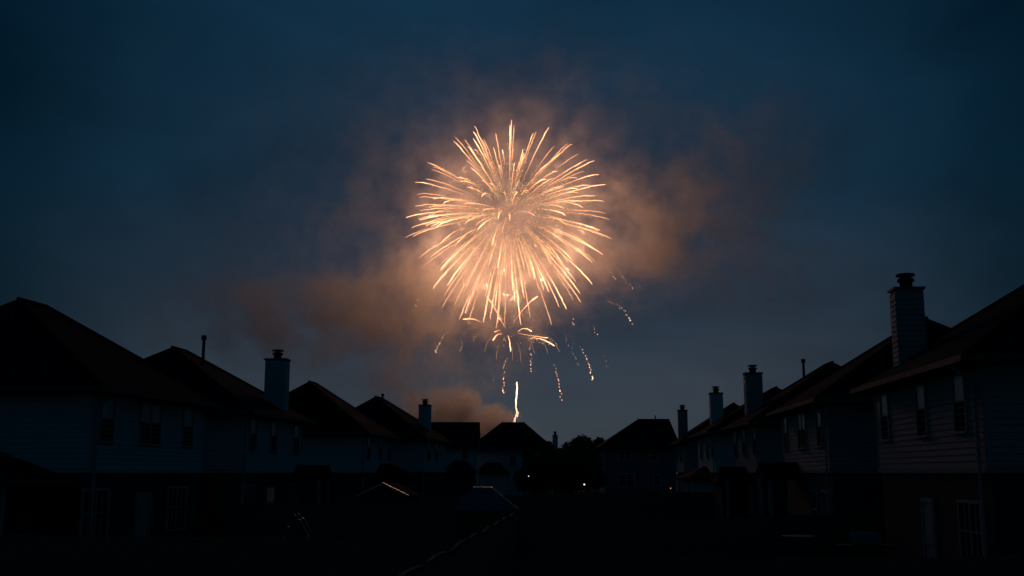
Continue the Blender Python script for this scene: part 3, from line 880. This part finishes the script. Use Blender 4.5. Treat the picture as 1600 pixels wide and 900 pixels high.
def big_burst():
    r = random.Random(21)
    fw = empty('firework_burst', BC)
    tag(fw, 'large round golden firework burst of many drooping spark trails', 'firework')
    N = 215
    g = math.pi * (3 - math.sqrt(5))
    for i in range(N):
        y = 1 - 2 * (i + 0.5) / N
        rr = math.sqrt(1 - y * y)
        d = Vector((math.cos(g * i) * rr, math.sin(g * i) * rr, y))
        d = (d + Vector((r.gauss(0, .11), r.gauss(0, .11), r.gauss(0, .11)))).normalized()
        if abs(d.y) > 0.80 and r.random() < 0.45:
            continue
        inner = r.random() < 0.22
        if inner:
            r1 = r.uniform(0.62, 0.82); r0 = r1 - r.uniform(0.22, 0.34)
        else:
            r1 = r.uniform(0.90, 1.03); r0 = r.uniform(0.26, 0.46)
        n = 16
        pts = star_path(d, r0, r1, n, 1.25, 0.125)
        wob = 0.05
        rad, vals, loc = [], [], []
        bright = r.uniform(0.55, 1.05)
        for k in range(n):
            t = k / (n - 1)
            prof = min(1.0, 0.45 + 1.1 * t) * (1.0 if t < 0.80 else max(0.30, 1 - (t - 0.80) / 0.28))
            rad.append(max(0.03, (0.048 + 0.034 * bright) * prof * r.uniform(0.82, 1.18)))
            vals.append(bright * min(1.0, 0.36 + 0.90 * t ** 1.2) * r.uniform(0.85, 1.1))
            loc.append(pts[k] - BC + Vector((r.gauss(0, wob), r.gauss(0, wob), r.gauss(0, wob))))
        MB().tube(loc, rad, 5, vals).build('spark_trail', M['spark'], fw)
        # glitter shed along the older, inner half of the trail
        for _ in range(int(34 * (0.6 if inner else 1.0))):
            t = r.random() ** 1.5 * 0.85 - 0.14
            idx = max(0.0, min(1.0, t)) * (n - 1)
            k = int(idx); fr = idx - k
            p = pts[k].lerp(pts[min(n - 1, k + 1)], fr)
            if t < 0:
                p = p + (pts[0] - pts[2]) * (-t * 4)
            sp = 0.20 + 0.30 * (1 - max(t, 0))
            p = p - BC + Vector((r.gauss(0, sp), r.gauss(0, sp), r.gauss(0, sp) - 0.15))
            speck(p, r.uniform(0.04, 0.085), r.uniform(0.62, 1.0))
    o = spark_specks.build('glitter', M['glitter'], fw)
    o['kind'] = 'stuff'
    # the light the burning stars throw on the smoke and the houses
    for i in range(80):
        y = 1 - 2 * (i + 0.5) / 80
        rr = math.sqrt(1 - y * y)
        q = Vector((math.cos(g * i) * rr, math.sin(g * i) * rr, y)) * (BR * 0.74) - Vector((0, 0, 1.5))
        ld = bpy.data.lights.new('burst_light', 'POINT')
        ld.color = (1.0, 0.46, 0.26)
        ld.energy = 760
        ld.shadow_soft_size = 0.25
        lo_ = bpy.data.objects.new('burst_light', ld)
        COL.objects.link(lo_)
        lo_.parent = fw
        lo_.location = q
big_burst()

def ribbon(fw, pts_px, y, w0, w1, h0, h1, name='spark_trail', mat='spark', n=12, seed=0, jit=0.04):
    """one glowing trail through a few picture points at distance y, smoothed"""
    r = random.Random(seed + int(pts_px[0][0]))
    P = [at(a, b, y) for a, b in pts_px]
    if len(P) == 2:
        P.insert(1, (P[0] + P[1]) / 2)
    out = []
    m = len(P) - 1
    for i in range(n):
        t = i / (n - 1) * m
        k = min(int(t), m - 1); f = t - k
        p0, p1, p2, p3 = P[max(k - 1, 0)], P[k], P[k + 1], P[min(k + 2, m)]
        out.append(0.5 * ((2 * p1) + (p2 - p0) * f + (2 * p0 - 5 * p1 + 4 * p2 - p3) * f * f + (3 * p1 - p0 - 3 * p2 + p3) * f ** 3))
    rad, vals, loc = [], [], []
    org = fw.location
    for i, p in enumerate(out):
        t = i / (n - 1)
        e_ = 1 if 0 < i < n - 1 else 0.35
        rad.append((w0 + (w1 - w0) * t) * e_ * r.uniform(.75, 1.25))
        vals.append((h0 + (h1 - h0) * t) * r.uniform(.85, 1.1))
        loc.append(p - org + Vector((r.gauss(0, jit), 0, r.gauss(0, jit))))
    return MB().tube(loc, rad, 5, vals).build(name, M[mat], fw), out

def low_burst():
    c = at(795, 521, FY - 4)
    fw = empty('firework_burst', c)
    tag(fw, 'small low firework burst of short curling arms under the large one', 'firework')
    arms = [([(752, 504), (744, 500), (734, 498), (723, 499)], -3, .12, .20), ([(785, 522), (779, 522), (774, 526), (770, 532)], 2, .1, .26), ([(783, 516), (777, 517), (772, 519)], 5, .08, .14),
            ([(809, 518), (816, 514), (824, 514), (831, 518)], -5, .14, .24), ([(808, 520), (820, 523), (842, 526), (857, 528)], 6, .06, .14),
            ([(826, 529), (838, 528), (852, 532), (867, 541)], -2, .12, .24), ([(793, 524), (796, 532), (798, 549)], -8, .26, .22),
            ([(786, 500), (778, 490), (768, 473), (760, 463)], 3, .10, .16), ([(800, 506), (814, 488), (826, 474), (840, 463)], 1, .05, .16),
            ([(826, 475), (832, 468), (840, 463)], 1, .16, .20), ([(790, 512), (783, 501), (779, 496)], -4, .1, .2)]
    for i, (pp, dy, w0, w1) in enumerate(arms):
        ribbon(fw, pp, FY - 4 + dy, w0 * .42, w1 * .55, 0.45, 0.95, seed=i)
    for i, (dx, dy_, ln) in enumerate(((-44, -6, 26), (-30, 10, 30), (-16, 26, 30), (14, 28, 34), (30, 14, 30), (46, 4, 40), (60, 6, 34), (-56, -16, 20), (4, 36, 22), (-8, -30, 20), (22, -26, 18))):
        x0, y0 = 796 + dx * .45, 520 + dy_ * .35
        ribbon(fw, [(x0, y0), (x0 + dx * .4, y0 + dy_ * .2), (x0 + dx * .7, y0 + dy_ * .3 + ln * .25), (x0 + dx * .85, y0 + dy_ * .4 + ln * .75)], FY - 6 + dx * .1, .025, .042, .18, .33, seed=40 + i)
    r = random.Random(4)
    sp = MB()
    global spark_specks
    keep, spark_specks = spark_specks, sp
    for _ in range(240):
        k = r.random()
        p = at(826 + 41 * k + r.gauss(0, 2), 529 + 10 * k * k + r.gauss(0, 2.4), FY - 6) if r.random() < .45 else at(797 + r.gauss(0, 22), 505 + r.gauss(0, 18), FY - 4)
        speck(p - c, r.uniform(.05, .11), r.uniform(.2, .8))
    o = sp.build('glitter', M['glitter'], fw)
    o['kind'] = 'stuff'
    spark_specks = keep
low_burst()

def ember(label, pts, thick=0.15, dens=1.0, dots=14, y=FY - 37, heat=0.8, solid=True, name='ember_trail'):
    """burning fragments sinking after the burst: a broken string of glowing drops"""
    r = random.Random(int(pts[0][0] * 7 + pts[0][1]))
    c = at(*pts[-1], y)
    fw = empty(name, c)
    tag(fw, label, 'ember trail', 'falling ember trails around the fireworks')
    P = [at(a, b, y) for a, b in pts]
    segs = [(P[i + 1] - P[i]).length for i in range(len(P) - 1)]
    tot = sum(segs)
    def along(t):
        d = t * tot
        for i, s in enumerate(segs):
            if d <= s or i == len(segs) - 1:
                return P[i].lerp(P[i + 1], min(1, d / s))
            d -= s
    for k in range(dots):
        t = min(0.985, max(0.01, (k + r.uniform(.1, .9)) / dots))
        ln = (r.uniform(.35, 1.0) if solid else r.uniform(.12, .35)) / dots
        if not solid and r.random() < .15:
            continue
        q0, q1 = along(t), along(min(1, t + ln))
        j = Vector((r.gauss(0, .16), 0, r.gauss(0, .1)))
        w = thick * 0.95 * r.uniform(.5, 1.15) * (0.55 + 0.6 * t)
        hv = heat * r.uniform(.55, 1.15) * (0.55 + 0.55 * t)
        m_ = (q0 + q1) / 2 + Vector((r.gauss(0, .05), 0, 0))
        if (q1 - q0).length < w * 1.6:
            q0, q1 = m_ + Vector((0, 0, w * .9)), m_ - Vector((0, 0, w * .9))
        MB().tube([q0 + j - c, m_ + j - c, q1 + j - c], [w * .35, w, w * .4], 5, [hv * .7, hv, hv * .8]).build('ember', M['ember'], fw)
    return fw

ember('faint dotted ember trail at the lower left rim of the large burst', [(668, 448), (661, 457), (654, 468), (649, 479)], .12, dots=13, heat=.62, solid=False)
ember('bright ember trail curving down farthest left below the large burst', [(700, 519), (693, 524), (687, 535), (681, 551)], .16, dots=14, heat=.85)
ember('thin dotted ember trail between the farthest left trail and the low burst', [(729, 520), (724, 531), (721, 540), (719, 550)], .11, dots=12, heat=.6, solid=False)
ember('wavy ember trail hanging just left of the rising rocket trail', [(793, 558), (789, 568), (786, 584), (787, 598), (785, 615)], .16, dots=17, heat=.8)
ember('straight ember trail hanging below the right arm of the low burst', [(828, 526), (828, 547), (829, 565), (829, 581)], .14, dots=13, heat=.75)
ember('tiny ember speck left of the wavy trail', [(771, 584), (772, 589), (772, 594)], .1, dots=4, heat=.5, solid=False)
ember('lone slanting ember trail right of the rising rocket trail', [(865, 564), (868, 576), (873, 597), (877, 625)], .15, dots=15, heat=.8)
ember('longest bright ember trail falling at lower right', [(905, 540), (912, 550), (919, 565), (926, 594)], .16, dots=18, heat=.85)
ember('sparse ember trail just left of the longest lower right trail', [(896, 528), (894, 552), (901, 560), (906, 578)], .12, dots=11, heat=.6, solid=False)
ember('short vertical ember trail high above the sparse one', [(888, 478), (894, 488), (897, 508)], .13, dots=10, heat=.65, solid=False)
ember('two or three ember specks right of the short vertical trail', [(924, 503), (930, 514), (934, 524)], .12, dots=6, heat=.6, solid=False)
ember('arched ember trail farthest right below the large burst', [(947, 470), (960, 473), (972, 482), (980, 491), (988, 506)], .15, dots=16, heat=.75)
ember('faint ember string between the lone slanting trail and the sparse trail', [(880, 512), (884, 524), (886, 540)], .10, dots=8, heat=.5, solid=False)
ember('faint ember string just right of the longest lower right trail', [(940, 548), (946, 560), (950, 576)], .10, dots=7, heat=.45, solid=False)
ember('faint ember string below the left arm of the low burst', [(752, 540), (750, 556), (749, 572)], .10, dots=8, heat=.45, solid=False)
ember('inner of two dotted ember trails at the right rim of the large burst', [(938, 408), (951, 419), (958, 430), (963, 438)], .13, dots=14, heat=.65, solid=False)
ember('outer of two dotted ember trails at the right rim of the large burst', [(956, 410), (968, 424), (977, 440), (990, 451)], .14, dots=15, heat=.75, solid=False)

def rocket():
    c = at(805, 662, FY)
    fw = empty('rocket_trail', c)
    tag(fw, 'bright wavering rocket trail rising straight above the pale house roof', 'rocket trail')
    ribbon(fw, [(805, 664), (805, 655), (807, 645), (806.5, 636), (806.5, 626), (807.5, 612), (807.5, 597)], FY, .11, .21, .65, 1.0, 'flame_trail', 'ember', 26, 3, .06)
    for i, (a, b) in enumerate(((803, 660), (808, 652), (804, 657), (809, 648), (806, 640))):
        q = at(a, b, FY) - c
        MB().tube([q, q + Vector((.1, 0, .45)), q + Vector((0, 0, .9))], [.06, .17, .06], 6, [.6, .8, .6]).build('flame_drop', M['ember'], fw)
rocket()

# ------------------------------------------------------------------ smoke of the earlier shells, lit by the burning stars
def smoke():
    me = bpy.data.meshes.new('smoke')
    o = link('smoke', me)
    tag(o, 'drifting firework smoke glowing orange around the burst', None, None, 'stuff')
    ng = bpy.data.node_groups.new('smoke_density', 'GeometryNodeTree')
    ng.interface.new_socket('Geometry', in_out='INPUT', socket_type='NodeSocketGeometry')
    ng.interface.new_socket('Geometry', in_out='OUTPUT', socket_type='NodeSocketGeometry')
    n, l = ng.nodes, ng.links
    out = n.new('NodeGroupOutput')
    vc = n.new('GeometryNodeVolumeCube')
    lo, hi = at(225, 690, FY + 0), at(1400, 60, FY)
    vc.inputs['Min'].default_value = (lo.x, FY - 40, lo.z - 6)
    vc.inputs['Max'].default_value = (hi.x, FY + 44, hi.z)
    vc.inputs['Resolution X'].default_value = 300
    vc.inputs['Resolution Y'].default_value = 70
    vc.inputs['Resolution Z'].default_value = 170
    pos = n.new('GeometryNodeInputPosition')
    def vm(op, a, b=None):
        v = n.new('ShaderNodeVectorMath'); v.operation = op
        for i, x in enumerate((a, b)):
            if x is None: continue
            if isinstance(x, (tuple, Vector)): v.inputs[i].default_value = tuple(x)
            else: l.new(x, v.inputs[i])
        return v.outputs['Value'] if op in ('LENGTH', 'DOT_PRODUCT') else v.outputs['Vector']
    def ma(op, a, b=None, c=None):
        v = n.new('ShaderNodeMath'); v.operation = op
        for i, x in enumerate((a, b, c)):
            if x is None: continue
            if isinstance(x, (int, float)): v.inputs[i].default_value = x
            else: l.new(x, v.inputs[i])
        return v.outputs[0]
    def nz(vec, scale, detail, rough=0.55):
        t = n.new('ShaderNodeTexNoise'); t.inputs['Scale'].default_value = scale; t.inputs['Detail'].default_value = detail; t.inputs['Roughness'].default_value = rough
        l.new(vec, t.inputs['Vector'])
        return t
    P = pos.outputs[0]
    w1 = nz(P, 0.045, 4)
    warp = vm('MULTIPLY', vm('SUBTRACT', w1.outputs['Color'], (.5, .5, .5)), (26, 26, 22))
    w2 = nz(P, 0.16, 3)
    warp2 = vm('MULTIPLY', vm('SUBTRACT', w2.outputs['Color'], (.5, .5, .5)), (7, 7, 7))
    Q = vm('ADD', vm('ADD', P, warp), warp2)
    big = nz(P, 0.050, 6, 0.6).outputs['Fac']
    fine = nz(Q, 0.13, 6, 0.62).outputs['Fac']
    mr = n.new('ShaderNodeMapRange'); mr.inputs[1].default_value, mr.inputs[2].default_value = 0.44, 0.62; l.new(fine, mr.inputs[0])
    tex = ma('ADD', ma('MULTIPLY', mr.outputs[0], 1.6), 0.08)
    mrb = n.new('ShaderNodeMapRange'); mrb.inputs[1].default_value, mrb.inputs[2].default_value = 0.36, 0.64; l.new(big, mrb.inputs[0])
    tex = ma('MULTIPLY', tex, ma('ADD', ma('MULTIPLY', mrb.outputs[0], 1.0), 0.35))
    # px, py, rx px, rz px, depth radius m, density, tilt deg, depth offset
    SOFT = [
        (798, 335, 125, 110, 24, .48, 0, 4), (785, 425, 130, 80, 22, .66, 0, 4), (700, 455, 110, 60, 18, 1.7, 8, 2), (610, 475, 125, 55, 18, 2.1, 10, 0),
        (490, 495, 140, 50, 18, 1.3, 6, 0), (360, 500, 160, 55, 18, .75, 0, 0), (560, 540, 90, 50, 12, .7, 0, 0),
        (930, 370, 100, 70, 20, .8, 15, 6), (1020, 365, 115, 75, 20, .95, 22, 6), (1120, 310, 130, 85, 20, .58, 30, 6), (1200, 260, 150, 85, 16, .42, 40, 6),
        (800, 240, 380, 170, 30, .20, 0, 8), (900, 240, 110, 70, 18, .28, -20, 6), (640, 310, 80, 90, 14, .4, 0, 4), (460, 380, 190, 90, 20, .20, 0, 6),
        (620, 580, 55, 60, 10, 1.5, 0, 0), (740, 560, 90, 60, 12, .7, 0, 2), (1180, 420, 170, 50, 14, .7, 0, 4), (850, 470, 90, 50, 14, .45, 0, 4),
    ]
    HARD = [(660, 632, 30, 26, 6, 5.0, 0, 0), (704, 640, 32, 27, 7, 8.0, 0, 0), (732, 632, 22, 22, 6, 7.0, 0, 0), (690, 660, 70, 16, 8, 5.0, 0, 0), (772, 655, 24, 20, 6, 10.0, 0, 0), (748, 668, 40, 16, 8, 8.0, 0, 0), (612, 407, 18, 9, 3, 3.4, 0, 0), (962, 302, 18, 16, 4, 2.4, 0, 0), (575, 462, 34, 16, 5, 1.3, 0, 0), (648, 505, 34, 14, 5, 1.4, 0, 0), (1002, 330, 24, 26, 5, 1.0, 0, 0), (1035, 392, 38, 24, 6, 1.0, 0, 0), (660, 430, 26, 18, 5, 1.0, 0, 0), (608, 590, 22, 26, 5, 1.6, 0, 0), (905, 205, 16, 22, 4, .5, 0, 0),
            (820, 324, 16, 12, 3, 2.0, 0, -8), (765, 362, 14, 12, 3, 2.2, 0, -8)]
    def total(blobs, src, edge):
        acc = None
        for px, py, rx, rz, ry, den, tilt, dy in blobs:
            c = at(px, py, FY + dy)
            v = vm('SUBTRACT', src, c)
            if tilt:
                vr = n.new('ShaderNodeVectorRotate'); vr.rotation_type = 'Y_AXIS'; l.new(v, vr.inputs['Vector']); vr.inputs['Angle'].default_value = R(tilt); v = vr.outputs[0]
            v = vm('MULTIPLY', v, (1 / (rx * MPP), 1 / ry, 1 / (rz * MPP)))
            d = vm('LENGTH', v)
            m_ = n.new('ShaderNodeMapRange'); m_.interpolation_type = 'SMOOTHSTEP'
            l.new(d, m_.inputs[0]); m_.inputs[1].default_value, m_.inputs[2].default_value = 1.0 + edge, 1.0 - edge
            m_.inputs[3].default_value, m_.inputs[4].default_value = 0.0, den
            acc = m_.outputs[0] if acc is None else ma('ADD', acc, m_.outputs[0])
        return acc
    soft = ma('MULTIPLY', total(SOFT, Q, 0.85), tex)
    hard = total(HARD, vm('ADD', P, vm('MULTIPLY', warp2, (2.4, 2.4, 2.4))), 0.28)
    den = ma('ADD', ma('MULTIPLY', soft, 0.0235), ma('MULTIPLY', hard, 0.022))
    l.new(den, vc.inputs['Density'])
    sm = n.new('GeometryNodeSetMaterial')
    mat = bpy.data.materials.new('smoke'); mat.use_nodes = True
    mn, ml = mat.node_tree.nodes, mat.node_tree.links
    mn.clear()
    mo = mn.new('ShaderNodeOutputMaterial')
    pv = mn.new('ShaderNodeVolumePrincipled')
    pv.inputs['Color'].default_value = (0.97, 0.96, 0.95, 1)
    pv.inputs['Density'].default_value = 1.0
    pv.inputs['Density Attribute'].default_value = 'density'
    pv.inputs['Anisotropy'].default_value = 0.1
    ml.new(pv.outputs[0], mo.inputs['Volume'])
    sm.inputs['Material'].default_value = mat
    me.materials.append(mat)
    l.new(vc.outputs[0], sm.inputs['Geometry'])
    l.new(sm.outputs[0], out.inputs[0])
    md = o.modifiers.new('smoke_density', 'NODES')
    md.node_group = ng
    return o
smoke()
